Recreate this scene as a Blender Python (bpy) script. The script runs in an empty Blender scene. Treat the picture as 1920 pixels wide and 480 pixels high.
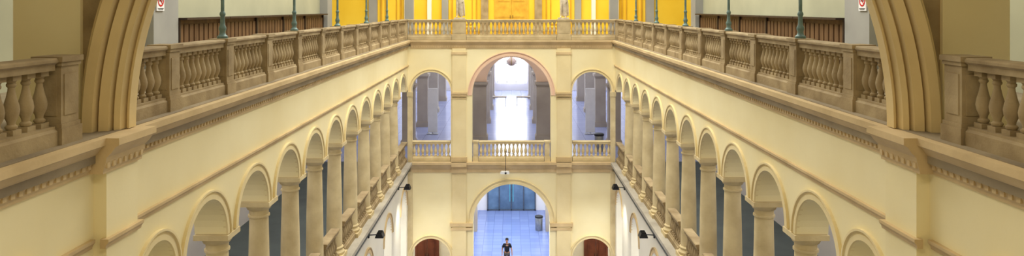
import bpy, bmesh, math, random
from mathutils import Vector, Matrix
random.seed(4)
ZOOM=(1.0,960,240)
E=15.0            # eye height above ground floor
def Z(d): return E-d
W=5.4; YF=36.5; BAY=2.235
COL=bpy.context.scene.collection
F=1314.0

# ---------------------------------------------------------------- materials
def mat(name,c1,c2=None,scale=1.5,rough=0.8,bump=0.0,emit=None,es=0,metal=0,detail=6,spec=0.3,stretch=None):
    m=bpy.data.materials.new(name); m.use_nodes=True
    nt=m.node_tree; b=nt.nodes['Principled BSDF']
    b.inputs['Roughness'].default_value=rough
    b.inputs['Metallic'].default_value=metal
    b.inputs['Specular IOR Level'].default_value=spec
    def lin(c): return tuple(((x/255)/12.92 if x/255<=0.04045 else ((x/255+0.055)/1.055)**2.4) for x in c)+(1,)
    if c2 is None: c2=tuple(x*0.93 for x in c1)
    g=nt.nodes.new('ShaderNodeNewGeometry')
    n=nt.nodes.new('ShaderNodeTexNoise'); n.inputs['Scale'].default_value=scale; n.inputs['Detail'].default_value=detail
    if stretch:
        mp=nt.nodes.new('ShaderNodeMapping'); mp.inputs['Scale'].default_value=stretch
        nt.links.new(g.outputs['Position'],mp.inputs['Vector']); nt.links.new(mp.outputs['Vector'],n.inputs['Vector'])
    else: nt.links.new(g.outputs['Position'],n.inputs['Vector'])
    r=nt.nodes.new('ShaderNodeValToRGB'); r.color_ramp.elements[0].position=0.3; r.color_ramp.elements[1].position=0.7
    r.color_ramp.elements[0].color=lin(c2); r.color_ramp.elements[1].color=lin(c1)
    nt.links.new(n.outputs['Fac'],r.inputs['Fac']); nt.links.new(r.outputs['Color'],b.inputs['Base Color'])
    if bump:
        n2=nt.nodes.new('ShaderNodeTexNoise'); n2.inputs['Scale'].default_value=scale*12; n2.inputs['Detail'].default_value=5
        nt.links.new(g.outputs['Position'],n2.inputs['Vector'])
        bp=nt.nodes.new('ShaderNodeBump'); bp.inputs['Strength'].default_value=bump; bp.inputs['Distance'].default_value=0.02
        nt.links.new(n2.outputs['Fac'],bp.inputs['Height']); nt.links.new(bp.outputs['Normal'],b.inputs['Normal'])
    if emit:
        b.inputs['Emission Color'].default_value=lin(emit); b.inputs['Emission Strength'].default_value=es
    return m
def tile_mat(name,c1,c2,cm,size,rough=0.3):
    m=mat(name,c1,c2,rough=rough,spec=0.5); nt=m.node_tree; b=nt.nodes['Principled BSDF']
    g=nt.nodes.new('ShaderNodeNewGeometry'); br=nt.nodes.new('ShaderNodeTexBrick')
    lin=lambda c: tuple((x/255)**2.2 for x in c)+(1,)
    br.inputs['Color1'].default_value=lin(c1); br.inputs['Color2'].default_value=lin(c2); br.inputs['Mortar'].default_value=lin(cm)
    br.inputs['Scale'].default_value=1; br.inputs['Brick Width'].default_value=size; br.inputs['Row Height'].default_value=size
    br.inputs['Mortar Size'].default_value=0.015; br.offset=0
    nt.links.new(g.outputs['Position'],br.inputs['Vector']); nt.links.new(br.outputs['Color'],b.inputs['Base Color'])
    return m
M=dict(
 plaster=mat('cream_plaster',(243,230,186),(233,217,168),0.5,0.9,0.15),
 trim=mat('tan_trim',(216,190,144),(190,164,120),1.3,0.85,0.2),
 trimp=mat('pale_trim',(234,216,168),(222,202,152),1.0,0.85,0.15),
 arch=mat('golden_arch_plaster',(222,198,146),(204,178,126),0.8,0.85,0.15),
 stone=mat('sand_stone',(220,202,158),(194,174,132),2.0,0.85,0.25),
 bal=mat('weathered_shaded_balustrade_stone',(174,154,118),(136,116,84),2.2,0.85,0.3),  # weathered stone, darker tone carries the shade on the side balustrades
 balf=mat('tan_balustrade_stone',(196,176,136),(168,148,110),2.2,0.85,0.3),
 ledge=mat('ledge_stone',(162,146,118),(128,114,92),1.2,0.85,0.3),
 pedge=mat('pale_ledge_stone',(190,182,166),(160,152,138),1.2,0.85,0.3),
 lilac=mat('pale_lilac_wall',(220,216,216),(206,202,206),0.5,0.9),
 dark=mat('dark_gallery_floor',(78,86,84),(58,66,66),0.8,0.6),
 green=mat('khaki_wall',(184,182,152),(166,164,138),0.5,0.9),
 grey=mat('grey_pier',(160,158,150),(146,144,138),0.8,0.85),
 taupe=mat('taupe_pier',(176,164,150),(156,144,132),0.8,0.85),
 yellow=mat('yellow_wall',(250,212,70),(236,190,45),0.4,0.85),
 yellow2=mat('golden_moulding',(214,164,46),(192,142,36),1,0.8),
 pink=mat('pinkish_plaster',(234,200,172),(222,186,158),0.8,0.85),
 pale=mat('white_plaster',(240,234,216),(230,224,206),0.7,0.9),
 wood=mat('dark_wood',(118,88,58),(84,60,40),4,0.5,stretch=(1,1,0.3)),
 wood2=mat('dark_wood_frame',(62,46,34),(48,36,28),4,0.5),
 door=mat('red_brown_door',(120,66,44),(94,50,34),3,0.5),
 ydoor=mat('honey_wood_door',(222,176,60),(200,150,44),3,0.5),
 iron=mat('grey_green_iron',(112,134,128),(90,110,106),8,0.45,metal=0.2),
 black=mat('black_metal',(36,36,38),(26,26,28),8,0.45),
 bframe=mat('blue_grey_frame',(74,82,96),(58,66,80),8,0.45),
 steel=mat('grey_steel',(150,152,155),(130,132,136),8,0.35,metal=0.7),
 lens=mat('lamp_glass',(240,240,235),(225,225,225),8,0.2),
 white=mat('white_enamel',(240,240,240),(232,232,232),3,0.4),
 red=mat('red_paint',(200,30,30),(190,26,26),3,0.5),
 win=mat('daylight_window',(255,255,255),(250,250,255),1,0.5,emit=(235,242,255),es=9.0),
 glass=mat('blue_glow_glass',(92,118,146),(60,82,108),1.2,0.12,spec=0.8),  # blue glow at the entrance is put into the glass colour
 cyan=mat('cyan_door_handle',(96,190,206),(84,176,194),1,0.4),
 statue=mat('statue_stone',(216,200,172),(176,160,134),6,0.8,0.2),
 skin=mat('skin',(190,140,112),(180,128,100),20,0.6),
 hair=mat('black_hair',(28,22,20),(20,16,14),40,0.7),
 shirt=mat('black_tshirt',(34,36,44),(26,28,34),20,0.85),
 trousers=mat('khaki_trousers',(92,84,80),(74,68,66),20,0.85),
 shoe=mat('dark_shoe',(40,34,32),(30,26,24),20,0.6),
 lantern=mat('lantern_glass',(226,206,196),(190,164,154),6,0.4),
 bluefloor=tile_mat('polished_daylit_blue_tiles',(150,158,194),(142,150,188),(120,128,160),0.9,0.15),  # bluish daylight on the hall floor is put into the tile colours
 ground=tile_mat('polished_daylit_ground_tiles',(118,132,176),(106,120,166),(92,104,146),0.6,0.18),  # tile colours carry the bluish daylight on the ground floor
 aisle=tile_mat('beige_aisle_tiles',(176,164,146),(160,148,130),(120,110,98),0.5,0.4),
)

# ---------------------------------------------------------------- mesh builder
class MB:
    def __init__(s): s.v=[];s.f=[]
    def add(s,vs,fs):
        o=len(s.v); s.v+=[tuple(v) for v in vs]; s.f+=[tuple(i+o for i in f) for f in fs]
    def prism(s,pts,a0,a1,axis):
        n=len(pts); vs=[]
        for a in (a0,a1):
            for p,q in pts:
                vs.append({'x':(a,p,q),'y':(p,a,q),'z':(p,q,a)}[axis])
        fs=[tuple(range(n)),tuple(range(2*n-1,n-1,-1))]+[(i,(i+1)%n,n+(i+1)%n,n+i) for i in range(n)]
        s.add(vs,fs)
    def box(s,x0,x1,y0,y1,z0,z1):
        s.prism([(x0,y0),(x1,y0),(x1,y1),(x0,y1)],z0,z1,'z')
    def lathe(s,prof,seg=16,cx=0,cy=0,z0=0):
        vs=[];fs=[];n=len(prof)
        for r,z in prof:
            for k in range(seg):
                a=2*math.pi*k/seg; vs.append((cx+r*math.cos(a),cy+r*math.sin(a),z0+z))
        for i in range(n-1):
            for k in range(seg):
                k2=(k+1)%seg; fs.append((i*seg+k,i*seg+k2,(i+1)*seg+k2,(i+1)*seg+k))
        fs.append(tuple(range(seg-1,-1,-1))); fs.append(tuple((n-1)*seg+k for k in range(seg)))
        s.add(vs,fs)
    def tube(s,p0,p1,r,seg=8,r2=None):
        p0=Vector(p0);p1=Vector(p1);d=(p1-p0).normalized()
        a=d.orthogonal().normalized();b=d.cross(a); vs=[]
        for p,rr in ((p0,r),(p1,r2 or r)):
            for k in range(seg):
                t=2*math.pi*k/seg; vs.append(p+a*rr*math.cos(t)+b*rr*math.sin(t))
        s.add(vs,[(k,(k+1)%seg,seg+(k+1)%seg,seg+k) for k in range(seg)]+[tuple(range(seg)),tuple(range(2*seg-1,seg-1,-1))])
    def archwall(s,axis,u0,u1,top,bot,ops,n0,n1,seg=20):
        P=[(u0,bot)]
        for (uc,r,vs_,) in ops:
            P.append((uc-r,bot))
            for k in range(seg+1):
                a=math.pi-math.pi*k/seg
                p=(uc+r*math.cos(a),vs_+r*math.sin(a))
                P.append(p)
            P.append((uc+r,bot))
        P.append((u1,bot))
        Q=[P[0]]
        for p in P[1:]:
            if abs(p[0]-Q[-1][0])+abs(p[1]-Q[-1][1])>1e-5: Q.append(p)
        def c(u,n,v): return (n,u,v) if axis=='y' else (u,n,v)
        vs=[];fs=[]
        for u,v in Q: vs+= [c(u,n0,v),c(u,n1,v),c(u,n0,top),c(u,n1,top)]
        for i in range(len(Q)-1):
            a=4*i;b=a+4
            fs.append((a,a+1,b+1,b))
            if abs(Q[i][0]-Q[i+1][0])>1e-5:
                fs+=[(a,b,b+2,a+2),(a+1,a+3,b+3,b+1),(a+2,b+2,b+3,a+3)]
        e=4*(len(Q)-1)
        fs+=[(0,2,3,1),(e,e+1,e+3,e+2)]
        s.add(vs,fs)
    def ring(s,axis,uc,vc,prof,a0=0,a1=math.pi,seg=28):
        n=len(prof);vs=[];fs=[]
        for k in range(seg+1):
            a=a0+(a1-a0)*k/seg
            for r,nn in prof:
                u=uc+r*math.cos(a);v=vc+r*math.sin(a)
                vs.append((nn,u,v) if axis=='y' else (u,nn,v))
        for k in range(seg):
            for i in range(n):
                j=(i+1)%n; fs.append((k*n+i,k*n+j,(k+1)*n+j,(k+1)*n+i))
        fs+=[tuple(range(n)),tuple(seg*n+i for i in range(n-1,-1,-1))]
        s.add(vs,fs)
    def mesh(s,name,m,smooth=False):
        me=bpy.data.meshes.new(name); me.from_pydata(s.v,[],s.f)
        bm=bmesh.new(); bm.from_mesh(me)
        bmesh.ops.remove_doubles(bm,verts=bm.verts,dist=1e-5)
        bmesh.ops.recalc_face_normals(bm,faces=bm.faces)
        bm.to_mesh(me); bm.free(); me.materials.append(m)
        if smooth:
            for p in me.polygons: p.use_smooth=len(p.vertices)<=4
            try: me.set_sharp_from_angle(angle=math.radians(40))
            except Exception: pass
        return me
def obj(name,me,parent=None,loc=(0,0,0),**kw):
    if isinstance(me,tuple): me=me[0].mesh(name,me[1],me[2] if len(me)>2 else False)
    o=bpy.data.objects.new(name,me); COL.objects.link(o); o.location=loc
    if parent: o.parent=parent
    for k,v in kw.items(): o[k]=v
    return o
def empty(name,loc,label,category,group=None,rot=0):
    o=bpy.data.objects.new(name,None); o.empty_display_size=0.2; COL.objects.link(o); o.location=loc
    o.rotation_euler=(0,0,rot); o['label']=label; o['category']=category
    if group: o['group']=group
    return o
tc=[0]
def struct(name,mb,m,smooth=False,label=None,category=None):
    if name=='trim': tc[0]+=1; name='trim_%d'%tc[0]
    return obj(name,(mb,m,smooth),kind='structure',label=label or 'part of the atrium building',category=category or name.split('_')[0])
SD={-1:'left',1:'right'}

# ---------------------------------------------------------------- setting
b=MB(); b.box(-10.5,10.5,-2,53,-0.2,0)
struct('floor',b,M['ground'],label='polished grey tiled ground floor with bluish daylight in its colour',category='floor')
for s in (-1,1):
    side='wall_'+SD[s]
    b=MB(); x0,x1=sorted((s*3.0,s*9.9)); b.box(x0,x1,YF+.6,39.5,0,.012)
    struct('floor_aisle_'+SD[s],b,M['aisle'],label='beige tiled floor behind the small arch',category='floor')
    b=MB(); b.box(x0,x1,39.5,39.75,0,Z(8.45))
    struct('wall_aisle_'+SD[s],b,M['pale'],label='pale wall behind the small ground arch',category='wall')
    b=MB()
    zt=Z(2.0)
    ops=[(12.41+BAY*k,0.86,Z(4.28)) for k in range(0,11)]
    b.archwall('y',11.55,YF,zt,Z(4.28),ops,s*W,s*(W+0.6))
    struct(side,b,M['plaster'],label='cream plaster arcade wall over round arches',category='wall')
    b=MB(); b.archwall('y',6.2,11.55,zt,Z(8.0),[(7.55,0.5,Z(3.4)),(10.66,0.56,Z(4.12))],s*W,s*(W+0.6))
    struct(side,b,M['plaster'],label='cream plaster wall with small arched openings',category='wall')
    b=MB(); b.archwall('y',6.2,YF,Z(8.5),0,[(8.3+4.47*k,0.95,Z(10.15)) for k in range(0,7)],s*W,s*(W+0.6))
    struct(side,b,M['pale'],label='pale plaster ground storey wall with arches',category='wall')
    b=MB(); b.box(s*9.9,s*10.2,-1.5,YF+0.5,Z(1.65),Z(-4.5))
    struct(side,b,M['green'],label='khaki plaster wall behind upper gallery',category='wall')
    b=MB(); b.box(s*9.9,s*10.2,6.2,68,Z(8.0),Z(1.95))
    struct(side,b,M['lilac'],label='pale lilac wall behind middle gallery',category='wall')
    b=MB(); b.box(s*9.9,s*10.2,6.2,53,0,Z(8.4))
    struct(side,b,M['pale'],label='pale wall behind ground arcade',category='wall')
    b=MB(); b.box(s*5.3,s*9.9,6.2,YF,Z(1.98),Z(1.65))
    struct('floor_upper_'+SD[s],b,M['ledge'],label='grey stone floor of upper gallery',category='floor')
    b=MB(); b.box(s*5.3,s*9.9,6.2,YF,Z(8.45),Z(8.0))
    struct('floor_middle_'+SD[s],b,M['dark'],label='dark grey floor of middle gallery',category='floor')
    def corn(y0,y1,dx,zo=0):
        b=MB(); x=lambda v: s*(v-dx)
        b.prism([(x(5.6),Z(1.66)),(x(5.17),Z(1.66)),(x(5.17),Z(1.75)),(x(5.22),Z(1.78)),(x(5.27),Z(1.85)),(x(5.33),Z(1.91)),(x(5.34),Z(1.97)),(x(5.375),Z(2.09)),(x(5.375),Z(2.12)),(x(5.6),Z(2.12))],y0,y1,'y')
        struct('trim',b,M['trim'],label='moulded tan cornice along gallery edge',category='cornice')
        b=MB(); n=int((y1-y0)/0.12)
        for i in range(n):
            y=y0+0.03+i*(y1-y0)/n; b.box(x(5.335),x(5.38),y,y+0.06,Z(2.05),Z(1.98))
        o=struct('trim',b,M['trim'],label='row of small dentils under the cornice',category='dentils')
    corn(6.2,8.93,0); corn(8.93,9.87,0.17); corn(9.87,YF-0.2,0)
    def string(y0,y1,dx,d0=2.97):
        b=MB(); x=lambda v: s*(v-dx)
        b.prism([(x(5.45),Z(d0)),(x(5.34),Z(d0)),(x(5.34),Z(d0+.04)),(x(5.37),Z(d0+.08)),(x(5.38),Z(d0+.12)),(x(5.45),Z(d0+.12))],y0,y1,'y')
        struct('trim',b,M['trim'],label='tan string course above the arches',category='moulding')
    string(8.3,8.99,0); string(8.99,9.86,0.17); string(9.86,YF-0.01,0)
    b=MB(); b.box(s*5.23,s*W,9.05,9.8,0,Z(2.1))
    struct('trim',b,M['plaster'],label='flat cream pilaster beneath the big arch',category='pilaster')
    b=MB(); x=lambda v: s*v
    b.prism([(x(5.5),Z(7.995)),(x(5.14),Z(7.995)),(x(5.14),Z(8.12)),(x(5.2),Z(8.16)),(x(5.28),Z(8.3)),(x(5.34),Z(8.4)),(x(5.34),Z(8.55)),(x(5.5),Z(8.55))],6.2,YF-0.2,'y')
    struct('trim',b,M['pedge'],label='pale grey stone edge of the middle gallery',category='cornice')
    def archi(yc,r0,r1,vs_,plane=W,m='trimp'):
        b=MB(); n=lambda k: s*(plane-k)
        b.ring('y',yc,vs_,[(r0,n(-0.05)),(r0,n(0.035)),(r0+(r1-r0)*.5,n(0.035)),(r0+(r1-r0)*.55,n(0.02)),(r1-.04,n(0.02)),(r1-.035,n(0.055)),(r1,n(0.055)),(r1,n(-0.05))])
        struct('trim',b,M[m],label='moulded archivolt around arcade arch',category='archivolt')
    for k in range(0,11): archi(12.41+BAY*k,0.86,1.03,Z(4.28))
    archi(7.55,0.5,0.66,Z(3.4)); archi(10.66,0.56,0.73,Z(4.12))
    for k in range(3,7): archi(8.3+4.47*k,0.95,1.15,Z(10.15),m='trim')
    b=MB(); b.box(s*6.03,s*6.97,9.8,10.6,Z(1.65),Z(-4.5))
    struct('trim',b,M['plaster'],label='cream plaster pier on the upper gallery',category='pier')
    b=MB(); b.box(s*5.74,s*6.03,9.86,10.5,Z(1.65),Z(-4.5))  # brown block gives the dark gap its shade by colour
    struct('trim',b,M['bal'],label='recessed brown strip standing in for the dark gap beside the pier',category='pier')
    b=MB(); b.box(s*9.65,s*9.9,18.9,20.3,Z(1.65),Z(-4.5))
    struct('trim',b,M['grey'],label='grey pilaster on gallery back wall',category='pilaster')
    b=MB(); b.box(s*9.5,s*10.4,YF-0.3,YF+0.6,Z(1.65),Z(-4.5))
    struct('trim',b,M['grey'],label='grey pier at the gallery corner',category='pier')
    b=MB(); b.box(s*5.3,s*5.75,YF+1.2,YF+1.65,Z(1.65),Z(-4.5))
    struct('trim',b,M['grey'],label='grey pier behind the balustrade corner',category='pier')
b=MB(); b.box(-10.2,10.2,-2,-1.5,0,Z(-4.5)); struct('wall_front',b,M['plaster'],label='unseen cream plaster wall behind the camera',category='wall')  # out of view, added to keep light off the near arch
b=MB(); b.box(-10.2,10.2,-1.5,9.8,Z(-4.5),Z(-4.8)); struct('ceiling_front',b,M['trimp'],label='unseen cream ceiling above the near gallery',category='ceiling')  # unseen roof put in to darken the near section
# transverse arch
b=MB(); cz=Z(1.65)
b.ring('x',0,cz,[(5.25,9.8),(5.25,9.62),(5.28,9.62),(5.28,9.66),(5.31,9.66),(5.31,9.5),(5.37,9.46),(5.37,9.52),(5.41,9.52),(5.41,9.4),(5.52,9.36),(5.52,9.44),(5.56,9.44),(5.56,9.28),(5.68,9.26),(5.74,9.34),(5.74,9.42),(5.8,9.42),(5.8,9.8)],seg=96)
struct('trim',b,M['arch'],label='large moulded golden transverse arch across the hall',category='arch')

# far wall
b=MB(); b.archwall('x',-W,W,Z(2.0),Z(8.45),[(-4.19,1.03,Z(4.36)),(0,2.05,Z(4.55)),(4.19,1.03,Z(4.36))],YF,YF+0.6,28)
struct('wall_back',b,M['plaster'],label='cream end wall with three arched openings',category='wall')
b=MB(); b.archwall('x',-W,W,Z(8.45),0,[(-4.19,1.0,Z(13.0)),(0,2.0,Z(11.17)),(4.19,1.0,Z(13.0))],YF,YF+0.6,28)
struct('wall_back',b,M['plaster'],label='cream ground storey end wall with arches',category='wall')
def archx(uc,r0,r1,vs_,m='trimp',plane=YF):
    b=MB(); n=lambda k: plane-k
    b.ring('x',uc,vs_,[(r0,n(-0.05)),(r0,n(0.04)),(r0+(r1-r0)*.45,n(0.04)),(r0+(r1-r0)*.5,n(0.02)),(r1-.05,n(0.02)),(r1-.04,n(0.07)),(r1,n(0.07)),(r1,n(-0.05))],seg=40)
    struct('trim',b,M[m],label='moulded archivolt on the end wall',category='archivolt')
for u in (-4.19,4.19):
    archx(u,1.03,1.19,Z(4.36)); archx(u,1.0,1.18,Z(13.0))
archx(0,2.05,2.28,Z(4.55),'pink'); archx(0,2.0,2.28,Z(11.17))
def runx(prof,x0,x1,m,lab):
    b=MB(); b.prism(prof,x0,x1,'x'); struct('trim',b,M[m],label=lab,category='moulding')
runx([(YF+.1,Z(1.66)),(YF-.23,Z(1.66)),(YF-.23,Z(1.75)),(YF-.14,Z(1.84)),(YF-.06,Z(1.93)),(YF-.03,Z(2.12)),(YF+.1,Z(2.12))],-5.25,5.25,'trim','moulded cornice of the end wall')
b=MB()
for i in range(86):
    x=-5.2+i*0.122; b.box(x,x+0.06,YF-.075,YF-.02,Z(2.05),Z(1.98))
struct('trim',b,M['trim'],label='row of small dentils on the end wall',category='dentils')
runx([(YF+.1,Z(8.0)),(YF-.26,Z(8.0)),(YF-.26,Z(8.12)),(YF-.18,Z(8.18)),(YF-.1,Z(8.34)),(YF-.05,Z(8.4)),(YF-.05,Z(8.55)),(YF+.1,Z(8.55))],-5.25,5.25,'trim','moulded cornice below the middle gallery')
for s in (-1,1):
    b=MB(); x0,x1=sorted((s*2.36,s*3.08))
    b.box(x0,x1,YF-.1,YF,Z(4.4),Z(2.1)); b.box(x0,x1,YF-.1,YF,Z(7.75),Z(4.66)); b.box(x0,x1,YF-.1,YF,0,Z(8.5))
    struct('trim',b,M['trimp'],label='flat pilaster between the end wall arches',category='pilaster')
    b=MB(); b.box(x0-.05,x1+.05,YF-.16,YF+.05,Z(4.48),Z(4.38)); b.box(x0-.02,x1+.02,YF-.13,YF+.05,Z(4.6),Z(4.48)); b.box(x0-.03,x1+.03,YF-.14,YF,Z(4.7),Z(4.66))
    b.box(x0-.05,x1+.05,YF-.15,YF+.05,Z(8.0),Z(7.75)); b.box(x0-.04,x1+.04,YF-.14,YF,Z(2.42),Z(2.3))
    b.box(min(s*2.0,s*3.2),max(s*2.0,s*3.2),YF-.15,YF+.3,Z(11.35),Z(11.17)); b.box(min(s*2.02,s*3.15),max(s*2.02,s*3.15),YF-.12,YF+.3,Z(11.55),Z(11.42))
    b.box(x0-.03,x1+.03,YF-.36,YF-.1,Z(8.2),Z(8.0));b.box(x0-.03,x1+.03,YF-.2,YF-.02,Z(8.55),Z(8.2))
    struct('trim',b,M['trim'],label='tan capital and base mouldings of pilaster',category='moulding')
    b=MB(); x0,x1=sorted((s*5.15,s*W)); b.box(x0,x1,YF-.12,YF,Z(8.0),Z(4.5)); b.box(x0-.03,x1+.03,YF-.15,YF,Z(4.6),Z(4.36));b.box(x0,x1,YF-.06,YF,0,Z(8.5))
    struct('trim',b,M['stone'],label='corner pilaster of the end wall',category='pilaster')
# upper far wing
b=MB(); b.box(-13,13,YF-0.02,44.2,Z(1.99),Z(1.65)); struct('floor_upper_back',b,M['ledge'],label='floor of upper end gallery',category='floor')
b=MB(); b.box(-13,13,44,44.3,Z(1.65),Z(-4.5)); struct('wall_upper_back',b,M['yellow'],label='bright yellow wall behind the end gallery',category='wall')
for s in (-1,1):
    for (xa,xb,m) in ((1.45,1.9,'bal'),(3.95,4.35,'grey'),(5.0,5.25,'pale'),(6.2,6.7,'stone'),(8.4,8.9,'grey')):
        b=MB(); x0,x1=sorted((s*xa,s*xb)); b.box(x0,x1,43.7,44,Z(1.65),Z(-4.5)); b.box(x0-.05,x1+.05,43.65,44,Z(1.65),Z(1.3))
        struct('trim',b,M[m],label='pilaster on the yellow wall',category='pilaster')
    for (xa,xb) in ((2.15,3.75),(6.9,8.2)):
        b=MB(); x0,x1=sorted((s*xa,s*xb))
        for q in (x0,x1-.08): b.box(q,q+.08,43.93,44,Z(1.2),Z(-3.5))
        b.box(x0,x1,43.93,44,Z(1.28),Z(1.2)); b.box(x0-.2,x1+.2,43.9,44,Z(1.65),Z(1.45))
        for q in (x0+.28,x1-.34): b.box(q,q+.06,43.95,44,Z(1.0),Z(-3.2))
        b.box(x0+.28,x1-.28,43.95,44,Z(1.06),Z(1.0))
        struct('trim',b,M['yellow2'],label='golden panel moulding on the yellow wall',category='moulding')
# middle far hall
b=MB(); b.box(-9.9,9.9,YF+.02,68,Z(8.45),Z(8.0)); struct('floor_middle_back',b,M['bluefloor'],label='polished grey floor of long bright hall with bluish daylight in its colour',category='floor')
b=MB(); b.box(-9.9,9.9,44.3,68.3,Z(2.3),Z(1.99)); struct('ceiling',b,M['pale'],label='white ceiling of the long hall',category='ceiling')
b=MB(); b.box(-9.9,9.9,68,68.3,Z(8),Z(2)); struct('wall_middle_back',b,M['lilac'],label='pale end wall of the long hall',category='wall')
for i,(xc,hw) in enumerate(((0,1.35),(-4.2,1.1),(4.2,1.1),(-7.6,1.0),(7.6,1.0))):
    b=MB(); b.box(xc-hw,xc+hw,67.9,67.97,Z(7.2),Z(2.8))
    w=struct('window_%d'%(i+1),b,M['win'],label='tall bright daylight window',category='window')
    b=MB()
    for t in (-1,-.33,.33,1): b.box(xc+t*hw-.04,xc+t*hw+.04,67.84,67.9,Z(7.25),Z(2.8))
    for d in (7.2,5.4,3.9): b.box(xc-hw,xc+hw,67.84,67.9,Z(d),Z(d)+.08)
    o=obj('window_frame',(b,M['white']),kind='structure'); o.parent=w
# ground passage
for s in (-1,1):
    b=MB(); x0,x1=sorted((s*2.75,s*3.0)); b.box(x0,x1,YF+.6,52,0,Z(8.45))
    struct('wall_passage_'+SD[s],b,M['pale'],label='pale wall of the entrance passage',category='wall')
    for yy in (41,47):
        b=MB(); x0,x1=sorted((s*2.3,s*2.75)); b.box(x0,x1,yy,yy+.6,0,Z(8.45)); b.box(min(x0,x1)-.06,max(x0,x1)+.06,yy-.06,yy+.66,Z(11.4),Z(11.15))
        struct('trim',b,M['taupe'],label='taupe pilaster along the passage',category='pilaster')
b=MB(); b.box(-10,10,52,52.3,0,Z(8.45)); struct('wall_ground_back',b,M['lilac'],label='pale wall at the end of the passage',category='wall')
dr=empty('door_1',(0,51.9,0),'glazed double entrance door in grey frame, blue glow in the glass colour','door'); dr['kind']='structure'
b=MB(); b.box(-1.75,1.75,0.02,0.06,0,3.4); obj('glass_pane',(b,M['glass']),dr)
b=MB()
for x in (-1.75,-.9,0,.9,1.75): b.box(x-.04,x+.04,-.05,0.02,0,3.4)
for z in (0,2.2,3.3): b.box(-1.8,1.8,-.05,.02,z,z+.1)
obj('door_frame',(b,M['bframe']),dr)
for x in (-.12,.12):
    b=MB(); b.tube((x,-.12,.7),(x,-.12,2.1),.02); obj('door_handle',(b,M['cyan']),dr)
def door(loc,rot,w,h,m,lab,n):
    o=empty('door_%d'%n,loc,lab,'door',rot=rot); o['kind']='structure'
    b=MB(); b.box(-w/2-.12,w/2+.12,-.06,.04,h,h+.15); b.box(-w/2-.12,-w/2,-.06,.04,0,h); b.box(w/2,w/2+.12,-.06,.04,0,h); obj('door_frame',(b,M[m]),o)
    for s in (-1,1):
        b=MB(); x0,x1=sorted((s*.01,s*w/2)); b.box(x0,x1,-.03,.03,0.01,h)
        for (za,zb) in ((.15,.9),(1.05,1.9),(2.05,h-.15)):
            b.box(x0+.12,x1-.12,-.06,-.03,za,zb); b.box(x0+.18,x1-.18,-.075,-.06,za+.06,zb-.06)
        obj('door_leaf',(b,M[m]),o)
        b=MB(); b.tube((s*.08,-.1,1.0),(s*.08,-.1,1.2),.015); obj('door_handle',(b,M['black']),o)
door((0,43.95,Z(1.65)),0,1.9,3.2,'ydoor','honey-coloured panelled double door on yellow wall',2)
door((-9.86,18.6,Z(8)),math.pi/2,1.6,2.6,'door','red-brown panelled double door on gallery wall',3)
door((9.86,18.6,Z(8)),-math.pi/2,1.6,2.6,'door','red-brown panelled double door on gallery wall',4)
for i,s in enumerate((-1,1)):
    door((s*4.75,39.45,0.012),0,1.1,2.3,'door','brown panelled double door behind the ground arch',5+i)

def pier_obj(name,loc,w,h,m,capz,lab,grp):
    o=empty(name,loc,lab,'pillar',grp)
    b=MB(); b.box(-w/2-.07,w/2+.07,-w/2-.07,w/2+.07,0,.28); b.box(-w/2-.03,w/2+.03,-w/2-.03,w/2+.03,.28,.36); obj('base',(b,M[m]),o)
    b=MB(); b.box(-w/2,w/2,-w/2,w/2,.36,capz); obj('shaft',(b,M[m]),o)
    b=MB(); b.box(-w/2-.04,w/2+.04,-w/2-.04,w/2+.04,capz,capz+.1); b.box(-w/2-.1,w/2+.1,-w/2-.1,w/2+.1,capz+.1,capz+.25); b.box(-w/2,w/2,-w/2,w/2,capz+.25,h); obj('capital',(b,M[m]),o)
for s in (-1,1):
    for yy in (42.5,49,55.5,62):
        pier_obj('pillar',(s*1.93,yy,Z(8.0)),.85,3.55 if yy==42.5 else 5.7,'taupe',3.3,'square taupe pillar with moulded capital in the bright hall','hall pillars')
    for yy in (41,47.5,54,60.5):
        pier_obj('pillar',(s*6.0,yy,Z(8.0)),.7,5.7,'taupe',3.3,'square taupe pillar with moulded capital in the bright hall','hall pillars')
b=MB(); b.archwall('x',-2.4,2.4,Z(2.0),Z(4.45),[(0,1.5,Z(4.45))],42.2,42.8)
struct('trim',b,M['pink'],label='pinkish arch inside the hall',category='arch')
for s in (-1,1):
    b=MB(); x0,x1=sorted((s*2.4,s*9.9)); b.archwall('x',x0,x1,Z(2.0),Z(3.5),[],42.3,42.7)
    struct('trim',b,M['pink'],label='pinkish beam above the hall pillars',category='beam')

# ---------------------------------------------------------------- columns
def lathe_mesh(name,prof,m,seg=20,extra=None):
    b=MB(); b.lathe(prof,seg)
    if extra:
        for e in extra: b.box(*e)
    return b.mesh(name,m,True)
hc=3.72
col_base=lathe_mesh('column_base',[(.31,.14),(.33,.18),(.33,.22),(.29,.26),(.27,.3),(.29,.33),(.29,.36),(.25,.4)],M['stone'],extra=[(-.34,.34,-.34,.34,0,.14)])
col_shaft=lathe_mesh('column_shaft',[(.25,.4),(.245,1.2),(.235,2.0),(.215,2.8),(.205,hc-.4)],M['stone'])
col_cap=lathe_mesh('column_capital',[(.205,hc-.4),(.235,hc-.39),(.235,hc-.35),(.21,hc-.34),(.21,hc-.24),(.25,hc-.22),(.29,hc-.14),(.3,hc-.12)],M['stone'],extra=[(-.33,.33,-.3,.3,hc-.12,hc-.02),(-.3,.3,-.26,.26,hc-.02,hc)])
for s in (-1,1):
    for k in range(0,10):
        y=13.53+BAY*k
        o=empty('column',(s*(W+.28),y,Z(8.0)),'round sandstone column with square capital carrying arcade arches','column','arcade columns')
        obj('base',col_base,o); obj('shaft',col_shaft,o); obj('capital',col_cap,o)

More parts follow.
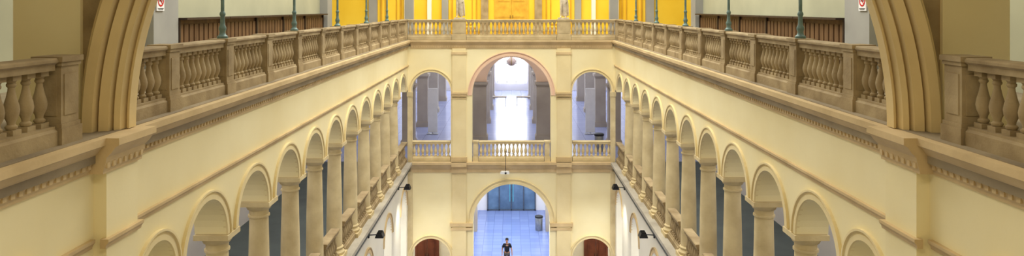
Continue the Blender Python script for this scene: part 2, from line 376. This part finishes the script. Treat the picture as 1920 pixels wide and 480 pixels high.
# ---------------------------------------------------------------- balustrades
bprof=[(.045,.06),(.062,.08),(.062,.1),(.04,.12),(.045,.15),(.075,.22),(.083,.28),(.074,.34),(.052,.42),(.036,.5),(.034,.53),(.05,.55),(.05,.57),(.04,.585),(.055,.61)]
def balmesh(m):
    b=MB(); b.lathe(bprof,12); b.box(-.068,.068,-.068,.068,0,.06); b.box(-.068,.068,-.068,.068,.61,.67)
    return b.mesh('baluster',m,True)
bmesh_by={k:balmesh(M[k]) for k in ('bal','balf','stone')}
PW=.17
def balustrade(p0,p1,axis,zf,fixed,m,n,lab,grp):
    L=p1-p0; mid=(p0+p1)/2
    loc=(fixed,mid,zf) if axis=='y' else (mid,fixed,zf)
    o=empty('balustrade',loc,lab,'balustrade',grp)
    b=MB(); pr=[(-.15,1.0),(-.15,1.03),(-.13,1.05),(.13,1.05),(.15,1.03),(.15,1.0),(.11,.97),(.11,.9),(-.11,.9),(-.11,.97)]
    b.prism(pr,-L/2,L/2,axis); obj('top_rail',(b,M[m]),o)
    b=MB(); b.prism([(-.14,0),(-.14,.17),(-.11,.2),(-.11,.23),(.11,.23),(.11,.2),(.14,.17),(.14,0)],-L/2,L/2,axis); obj('plinth',(b,M[m]),o)
    for i in range(n):
        t=-L/2+(i+.5)*L/n
        c=obj('baluster',bmesh_by[m],o); c.location=(0,t,.23) if axis=='y' else (t,0,.23)
    return o
def pedestal(loc,hx,hy,m,lab,grp):
    o=empty('pedestal',loc,lab,'pedestal',grp)
    b=MB(); b.box(-hx-.03,hx+.03,-hy-.03,hy+.03,0,.2); b.box(-hx-.015,hx+.015,-hy-.015,hy+.015,.2,.25); obj('base',(b,M[m]),o)
    b=MB(); b.box(-hx,hx,-hy,hy,.25,.95); b.box(-hx+.05,hx-.05,-hy-.012,hy+.012,.35,.85); b.box(-hx-.012,hx+.012,-hy+.05,hy-.05,.35,.85); obj('body',(b,M[m]),o)
    b=MB(); b.box(-hx-.02,hx+.02,-hy-.02,hy+.02,.95,1.0); b.box(-hx-.04,hx+.04,-hy-.04,hy+.04,1.0,1.065); obj('cap',(b,M[m]),o)
XB=5.58; G=PW+.042
lu='weathered tan stone balustrade with vase balusters on upper gallery'
ll='sandstone balustrade with vase balusters on the middle gallery'
for s in (-1,1):
    ys=[11.3+BAY*k for k in range(0,11)]
    x=s*XB
    for y in ys: pedestal((x,y,Z(1.65)),.15,PW,'bal','square stone pedestal in the upper balustrade','upper balustrade pedestals')
    balustrade(9.85,ys[0]-G,'y',Z(1.65),x,'bal',6,lu,'upper balustrades')
    for a,c in zip(ys,ys[1:]): balustrade(a+G,c-G,'y',Z(1.65),x,'bal',9,lu,'upper balustrades')
    balustrade(ys[-1]+G,YF-.22,'y',Z(1.65),x,'bal',12,lu,'upper balustrades')
    pedestal((x,YF-.02,Z(1.65)),.15,.15,'balf','square stone pedestal in the upper balustrade','upper balustrade pedestals')
    pedestal((x,8.62,Z(1.65)),.15,.17,'bal','square stone pedestal in the upper balustrade','upper balustrade pedestals')
    balustrade(6.3,8.4,'y',Z(1.65),x,'bal',9,lu,'upper balustrades')
    for k in range(0,9):
        a=13.53+BAY*k
        balustrade(a+.35,a+BAY-.35,'y',Z(8.0),s*(W+.16),'bal',7,ll,'middle balustrades')
    balustrade(13.53+BAY*9+.35,YF-.14,'y',Z(8.0),s*(W+.16),'bal',8,ll,'middle balustrades')
    pedestal((s*2.72,YF-.02,Z(1.65)),.34,.15,'balf','wide stone pedestal carrying a statue','statue pedestals')
    a,c=sorted((s*3.105,s*5.38)); balustrade(a,c,'x',Z(1.65),YF-.02,'balf',11,lu,'upper balustrades')
    a,c=sorted((s*3.19,s*5.2)); balustrade(a,c,'x',Z(8.0),YF+.2,'stone',9,ll,'middle balustrades')
    pedestal((s*1.87,YF+.2,Z(8.0)),.12,.15,'stone','sandstone end pedestal of the balustrade','middle balustrade pedestals')
balustrade(-2.335,2.335,'x',Z(1.65),YF-.02,'balf',22,lu,'upper balustrades')
balustrade(-1.7,1.7,'x',Z(8.0),YF+.2,'stone',16,ll,'middle balustrades')

# ---------------------------------------------------------------- iron posts
pb=lathe_mesh('post_base',[(.1,0),(.1,.04),(.07,.06),(.05,.12),(.07,.17),(.07,.21),(.045,.26),(.04,.42),(.055,.45),(.055,.48),(.035,.52)],M['iron'],14)
ps=lathe_mesh('post_shaft',[(.034,.52),(.032,2.0),(.03,3.4),(.05,3.42),(.05,3.48),(.03,3.5),(.028,4.2)],M['iron'],12)
for s in (-1,1):
    for k in (1,3,5,7,9):
        y=11.3+BAY*k
        o=empty('iron_post',(s*XB,y,Z(1.65)+1.065),'slender grey-green cast-iron post on the stone balustrade','post','cast-iron posts')
        obj('post_base',pb,o); obj('post_shaft',ps,o)

# ---------------------------------------------------------------- wooden settles
for s in (-1,1):
    g='wooden wall settles'
    y0=20.35; n=5; L=(YF-.5-y0)/n
    for i in range(n):
        o=empty('wooden_settle',(s*9.62,y0+L*(i+.5),Z(1.65)),'long brown wooden settle with tall panelled back against wall','bench',g)
        b=MB(); b.box(min(s*.1,s*.2),max(s*.1,s*.2),-L/2+.02,L/2-.02,.05,1.3)
        m=int(L/.32)
        for j in range(m):
            t=-L/2+.06+j*(L-.1)/m; b.box(min(s*.06,s*.1),max(s*.06,s*.1),t,t+.26,.5,1.16)
        obj('backrest',(b,M['wood']),o)
        b=MB(); b.box(-.2,.2,-L/2+.02,L/2-.02,1.3,1.36); b.box(min(s*.02,s*.2),max(s*.02,s*.2),-L/2+.0,-L/2+.08,0,1.3); b.box(min(s*.02,s*.2),max(s*.02,s*.2),L/2-.08,L/2,0,1.3); obj('frame',(b,M['wood2']),o)
        b=MB(); b.box(-.25,.12,-L/2+.05,L/2-.05,.42,.47); b.box(-.2,.1,-L/2+.1,L/2-.1,0,.42); obj('seat',(b,M['wood']),o)
    o=empty('no_smoking_sign',(s*9.62,19.2,Z(0)),'small white no-smoking notice with red ring','sign','notices',rot=(math.pi/2 if s<0 else -math.pi/2))
    b=MB(); b.box(-.2,.2,-.012,0.02,-.08,.42); obj('panel',(b,M['white']),o)
    b=MB(); b.ring('x',0,.2,[(.12,-.02),(.16,-.02),(.16,-.012),(.12,-.012)],0,2*math.pi)
    b.prism([(-.12,.3),(-.1,.32),(.12,.1),(.1,.08)],-.022,-.012,'y'); obj('prohibition_ring',(b,M['red']),o)
    b=MB(); b.box(-.08,.09,-.018,-.012,.18,.215); b.box(-.16,.16,-.018,-.012,-.02,.0); b.box(-.13,.13,-.018,-.012,-.05,-.035); obj('cigarette_symbol',(b,M['black']),o)

# ---------------------------------------------------------------- floodlights
def spot(loc,target,power,col=(1,.96,.86),size=1.9):
    l=bpy.data.lights.new('flood_fill_spot','SPOT'); l.energy=power; l.color=col; l.spot_size=size; l.spot_blend=.8; l.shadow_soft_size=.12
    o=bpy.data.objects.new('flood_fill_spot',l); COL.objects.link(o); o.location=loc
    o.rotation_euler=(Vector(target)-Vector(loc)).to_track_quat('-Z','Y').to_euler()
def flood(loc,s,grp='floodlights'):
    o=empty('floodlight',loc,'black floodlight on an arm fixed to the gallery edge','lamp',grp)
    b=MB(); b.tube((0,0,0),(-s*.35,0,.02),.02); b.box(-.03,.03,-.06,.06,-.1,.1); b.tube((-s*.35,-.16,.02),(-s*.35,.16,.02),.02); obj('bracket',(b,M['black']),o)
    b=MB(); c=-s*.42
    b.prism([(c-.16,-.06),(c-.1,.1),(c+.1,.1),(c+.16,-.06)],-.18,.18,'y'); 
    for k in range(5): b.box(c-.08,c+.08,-.15+.07*k,-.13+.07*k,.1,.14)
    obj('housing',(b,M['black']),o)
    b=MB(); b.box(c-.14,c+.14,-.16,.16,-.075,-.06); obj('lens',(b,M['lens']),o)
for s in (-1,1):
    for y in (33.0,26.1,20.6):
        flood((s*5.32,y,Z(8.46)),s)
        spot((s*4.9,y,Z(8.46)-.1),(s*2.5,y+1.5,0),700)  # spot added at the floodlight to brighten the ground storey
o=empty('projector',(-.3,YF-.3,Z(8.05)),'white projector on a thin bracket below the end balustrade','projector')
b=MB(); b.tube((0,-.1,-.4),(0,-.1,.7),.014); b.tube((-.05,-.1,.68),(.45,-.1,.5),.01); b.tube((0,-.1,.45),(0,.35,.45),.012); obj('bracket',(b,M['black']),o)
b=MB(); b.prism([(-.25,-.48),(-.28,-.42),(-.22,-.36),(.16,-.36),(.2,-.42),(.17,-.48)],-.24,.0,'y'); obj('housing',(b,M['lens']),o)
b=MB(); b.tube((0,-.31,-.42),(0,-.26,-.42),.05,14); obj('lens',(b,M['black']),o)

# ---------------------------------------------------------------- bins, tables, lantern
def bin_(loc,lab):
    o=empty('waste_bin',loc,lab,'bin')
    b=MB(); b.lathe([(.22,0),(.24,.03),(.25,.85),(.24,.87)],20); obj('body',(b,M['steel'],True),o)
    b=MB(); b.lathe([(.27,.87),(.28,.9),(.27,.97),(.2,1.0),(.1,1.01)],20); obj('lid',(b,M['black'],True),o)
bin_((1.85,47.3,0),'cylindrical grey metal bin by the passage wall')
bin_((4.9,39.2,Z(8)),'cylindrical grey metal bin with black lid in the hall')
for x,y in ((-1.0,57.5),(1.0,57.5)):
    o=empty('table',(x,y,Z(8)),'pale narrow table with slim legs in the bright hall','table','hall tables')
    b=MB(); b.box(-.6,.6,-.3,.3,.72,.76); b.box(-.55,.55,-.26,.26,.66,.72); obj('table_top',(b,M['taupe']),o)
    for a in (-.55,.55):
        for c in (-.25,.25):
            bb=MB(); bb.box(a-.025,a+.025,c-.025,c+.025,0,.66); obj('leg',(bb,M['steel']),o)
o=empty('lantern',(0,45,Z(2.31)),'round pale lantern hanging from the hall ceiling on a rod','lamp')
b=MB(); b.tube((0,0,0),(0,0,-.82),.03); obj('rod',(b,M['black']),o)
b=MB(); b.lathe([(.08,-1.38),(.18,-1.34),(.26,-1.22),(.29,-1.1),(.25,-.98),(.16,-.88),(.06,-.82)],20); obj('lamp_shade',(b,M['lantern'],True),o)
b=MB(); b.ring('x',0,-1.1,[(.29,-.03),(.32,-.03),(.32,.03),(.29,.03)],0,2*math.pi); b.ring('y',0,-1.1,[(.29,-.03),(.32,-.03),(.32,.03),(.29,.03)],0,2*math.pi); obj('frame',(b,M['balf']),o)
for s in (-1,1):
    o=empty('display_panel',(s*5.0,44.5,Z(8)),'tall white display panel on a flat foot','display panel','display panels')
    b=MB(); b.box(-.3,.3,-.03,.03,.1,2.9); obj('board',(b,M['white']),o)
    b=MB(); b.box(-.35,.35,-.2,.2,0,.03); b.box(-.02,.02,-.03,.03,.03,.12); obj('foot',(b,M['steel']),o)

# ---------------------------------------------------------------- figures
def skin_obj(name,verts,edges,rad,m,parent=None,root=0,sub=2):
    me=bpy.data.meshes.new(name); me.from_pydata(verts,edges,[])
    o=bpy.data.objects.new(name,me); COL.objects.link(o)
    md=o.modifiers.new('Skin','SKIN'); md.use_smooth_shade=True
    for i,r in enumerate(rad):
        rr=r if isinstance(r,tuple) else (r,r)
        me.skin_vertices[0].data[i].radius=rr
        me.skin_vertices[0].data[i].use_root=(i==root)
    s=o.modifiers.new('Sub','SUBSURF'); s.levels=sub; s.render_levels=sub
    bpy.context.view_layer.update()
    dg=bpy.context.evaluated_depsgraph_get()
    me2=bpy.data.meshes.new_from_object(o.evaluated_get(dg)); me2.name=name
    me2.materials.clear(); me2.materials.append(m)
    for p in me2.polygons: p.use_smooth=True
    bpy.data.objects.remove(o)
    return obj(name,me2,parent)
def figure(parent,H,m,J):
    k=H/1.75; V=[];Rr=[];Ed=[];idx={}
    def a(n,p,r,fr=None):
        idx[n]=len(V); V.append((p[0]*k,p[1]*k,p[2]*k)); Rr.append((r*k,r*k) if not isinstance(r,tuple) else (r[0]*k,r[1]*k))
        if fr is not None: Ed.append((idx[fr],idx[n]))
    a('pel',(0,0,.95),(.15,.11)); a('waist',(0,-.01,1.08),(.135,.1),'pel'); a('chest',(0,0,1.28),(.165,.115),'waist'); a('neck0',(0,.0,1.43),(.075,.065),'chest')
    a('neck',(0,-.01,1.5),.055,'neck0'); a('jaw',(0,-.025,1.56),(.065,.075),'neck'); a('head',(0,-.015,1.65),(.078,.092),'jaw'); a('crown',(0,0,1.715),(.055,.065),'head')
    for s,n in ((-1,'L'),(1,'R')):
        sh=J['sh'+n];el=J['el'+n];wr=J['wr'+n];hp=(s*.09,0,.9);kn=J['kn'+n];an=J['an'+n]
        a('sh'+n,sh,.062,'chest'); a('el'+n,el,.043,'sh'+n); a('wr'+n,wr,.028,'el'+n)
        d=(Vector(wr)-Vector(el)).normalized(); p=Vector(wr)+d*.07
        a('pa'+n,p,(.036,.02),'wr'+n)
        for j,(off,ln) in enumerate(((-.03,.065),(-.01,.08),(.01,.075),(.03,.06))):
            q=p+d*.045+Vector((0,off,0)); a('f%d'%j+n,q,.0095,'pa'+n); a('g%d'%j+n,q+d*ln+Vector((-s*.015,0,0)),.008,'f%d'%j+n)
        q=Vector(wr)+d*.04+Vector((0,-.04,0)); a('th'+n,q,.011,'pa'+n); a('tg'+n,q+d*.045+Vector((0,-.015,0)),.009,'th'+n)
        a('hp'+n,hp,.09,'pel'); a('kn'+n,kn,.058,'hp'+n); a('ca'+n,tuple((Vector(kn)*.7+Vector(an)*.3)),.055,'kn'+n); a('an'+n,an,.036,'ca'+n)
        a('fo'+n,(an[0],an[1]-.1,an[2]-.045),(.042,.03),'an'+n); a('to'+n,(an[0]+s*.01,an[1]-.18,an[2]-.055),(.04,.022),'fo'+n)
    return skin_obj('body',V,Ed,Rr,m,parent)
walk=dict(shL=(-.18,0,1.4),shR=(.18,0,1.4),elL=(-.27,.04,1.13),elR=(.27,-.02,1.13),wrL=(-.27,-.1,.92),wrR=(.29,-.1,.9),
          knL=(-.1,-.14,.5),knR=(.1,.04,.49),anL=(-.1,-.2,.085),anR=(.1,.3,.13))
per=empty('person',(-.26,40.3,0.0),'person with dark hair in black t-shirt walking through the passage','person')
figure(per,1.76,M['skin'],walk)
def limbs(name,chains,m,parent,sub=2):
    V=[];E_=[];R=[]
    for ch in chains:
        pv=None
        for (p,r,key) in ch:
            if key is not None and isinstance(key,int): pv=key; continue
            V.append(p);R.append(r if isinstance(r,tuple) else (r,r)); i=len(V)-1
            if pv is not None: E_.append((pv,i))
            pv=i
    return skin_obj(name,V,E_,R,m,parent,0,sub)
limbs('tshirt',[[((0,0,.93),(.165,.125),None),((0,-.01,1.08),(.15,.115),None),((0,0,1.28),(.18,.13),None),((0,0,1.43),(.085,.075),None)],
  [(0,0,2),((-.18,0,1.405),.078,None),((-.245,.03,1.2),.064,None)],[(0,0,2),((.18,0,1.405),.078,None),((.245,-.01,1.2),.064,None)]],M['shirt'],per)
limbs('trousers',[[((0,0,.96),(.16,.12),None)],
  [(0,0,0),((-.09,0,.89),.1,None),((-.1,-.14,.5),.075,None),((-.1,-.195,.12),.06,None)],[(0,0,0),((.09,0,.89),.1,None),((.1,.04,.49),.075,None),((.1,.285,.16),.06,None)]],M['trousers'],per)
b=MB(); b.lathe([(.03,-.13),(.085,-.1),(.1,-.02),(.098,.04),(.075,.085),(.03,.105)],16)
h=obj('hair',(b,M['hair'],True),per); h.location=(0,.02,1.69); h.scale=(.93,1.02,.85)
b=MB(); b.tube((0,-.105,1.655),(0,-.125,1.625),.008,8,.014); b.box(-.022,.022,-.104,-.098,1.585,1.592); obj('nose_and_mouth',(b,M['skin']),per)
b=MB()
for s in (-1,1): b.box(s*.03-.012,s*.03+.012,-.109,-.1,1.655,1.665)
obj('eyes',(b,M['hair']),per)
for s,an in ((-1,(-.1,-.2,.085)),(1,(.1,.3,.13))):
    b=MB(); x,y,z=an
    b.prism([(y+.06,z-.085),(y-.22,z-.085),(y-.23,z-.06),(y-.15,z-.02),(y-.04,z+.03),(y+.06,z+.02)],x-.048,x+.048,'x'); obj('shoe',(b,M['shoe']),per)
stand=dict(shL=(-.19,0,1.4),shR=(.19,0,1.4),elL=(-.27,.02,1.13),elR=(.26,.02,1.14),wrL=(-.24,-.14,1.0),wrR=(.12,-.2,1.2),
          knL=(-.1,-.05,.5),knR=(.1,.0,.49),anL=(-.12,0,.085),anR=(.1,.05,.085))
for s in (-1,1):
    o=empty('statue',(s*2.7,YF-.02,Z(1.65)+1.075),'pale stone statue of a standing draped figure on the balustrade','statue','balustrade statues')
    b=MB(); b.box(-.28,.28,-.18,.18,-.01,.08); obj('plinth',(b,M['statue']),o)
    f=figure(o,2.0,M['statue'],stand); f.location=(0,0,.05)
    d=limbs('drapery',[[((0,0,1.2),(.19,.14),None),((0,0,.98),(.2,.15),None),((0.03,.03,.6),(.2,.13),None),((.06,.06,.25),(.19,.1),None),((.08,.08,.1),(.2,.1),None)],
        [(0,0,1),((.2,-.05,.9),.06,None),((.24,.0,.5),.05,None),((.25,.04,.15),.045,None)]],M['statue'],o)

# ---------------------------------------------------------------- lights
def area(name,loc,sx,sy,power,col=(1,1,1),rot=(0,0,0)):
    l=bpy.data.lights.new(name,'AREA'); l.shape='RECTANGLE'; l.size=sx; l.size_y=sy; l.energy=power; l.color=col
    o=bpy.data.objects.new(name,l); COL.objects.link(o); o.location=loc; o.rotation_euler=rot; return o
for s in (-1,1):
    area('gallery_fill',(s*8,22,Z(2.05)),2,26,480,(1,.98,.97))  # fill added to brighten the middle gallery
    area('ground_fill',(s*8,22,Z(8.55)),2,26,1100,(1,.98,.94))  # fill added under the slab to brighten the ground arcade
    area('upper_gallery_light',(s*8.2,22,Z(-4.2)),2,26,140,(1,.97,.9))
    area('aisle_fill',(s*6.2,38.4,Z(8.6)),4,1.5,220,(1,.97,.92))  # fill added behind the small ground arches
area('skylight',(0,26,Z(-9)),9,20,3700,(1,.98,.89))
area('near_gallery_fill',(0,4,Z(-4)),6,2,260,(1,.92,.72))  # warm fill added for the near section under its ceiling
area('hall_fill',(0,54,Z(2.35)),14,22,1900,(.86,.91,1))  # cool fill added to overexpose the long hall
area('hall_front_fill',(0,39.6,Z(2.05)),14,3,220,(.95,.95,1))  # further fill added at the front of the long hall
area('passage_fill',(0,44.5,Z(8.5)),4,13,1400,(.8,.88,1))  # bluish fill added to light the roofed passage
area('yellow_light',(0,39.5,Z(-4)),16,3,800,(1,.88,.6))
w=bpy.data.worlds.new('World'); bpy.context.scene.world=w; w.use_nodes=True
bg=w.node_tree.nodes['Background']; bg.inputs['Color'].default_value=(1,.97,.88,1); bg.inputs['Strength'].default_value=0.65

# ---------------------------------------------------------------- camera
cam=bpy.data.cameras.new('Camera'); co=bpy.data.objects.new('Camera',cam); COL.objects.link(co)
co.location=(0,0,E); co.rotation_euler=(math.pi/2,0,0)
zf,cx,cy=ZOOM
cam.sensor_width=36; cam.lens=F/1920*36*zf; cam.shift_x=(cx-959)/1920*zf; cam.shift_y=-(cy-15)/1920*zf
cam.clip_end=300
bpy.context.scene.camera=co
bpy.context.scene.view_settings.view_transform='Standard'
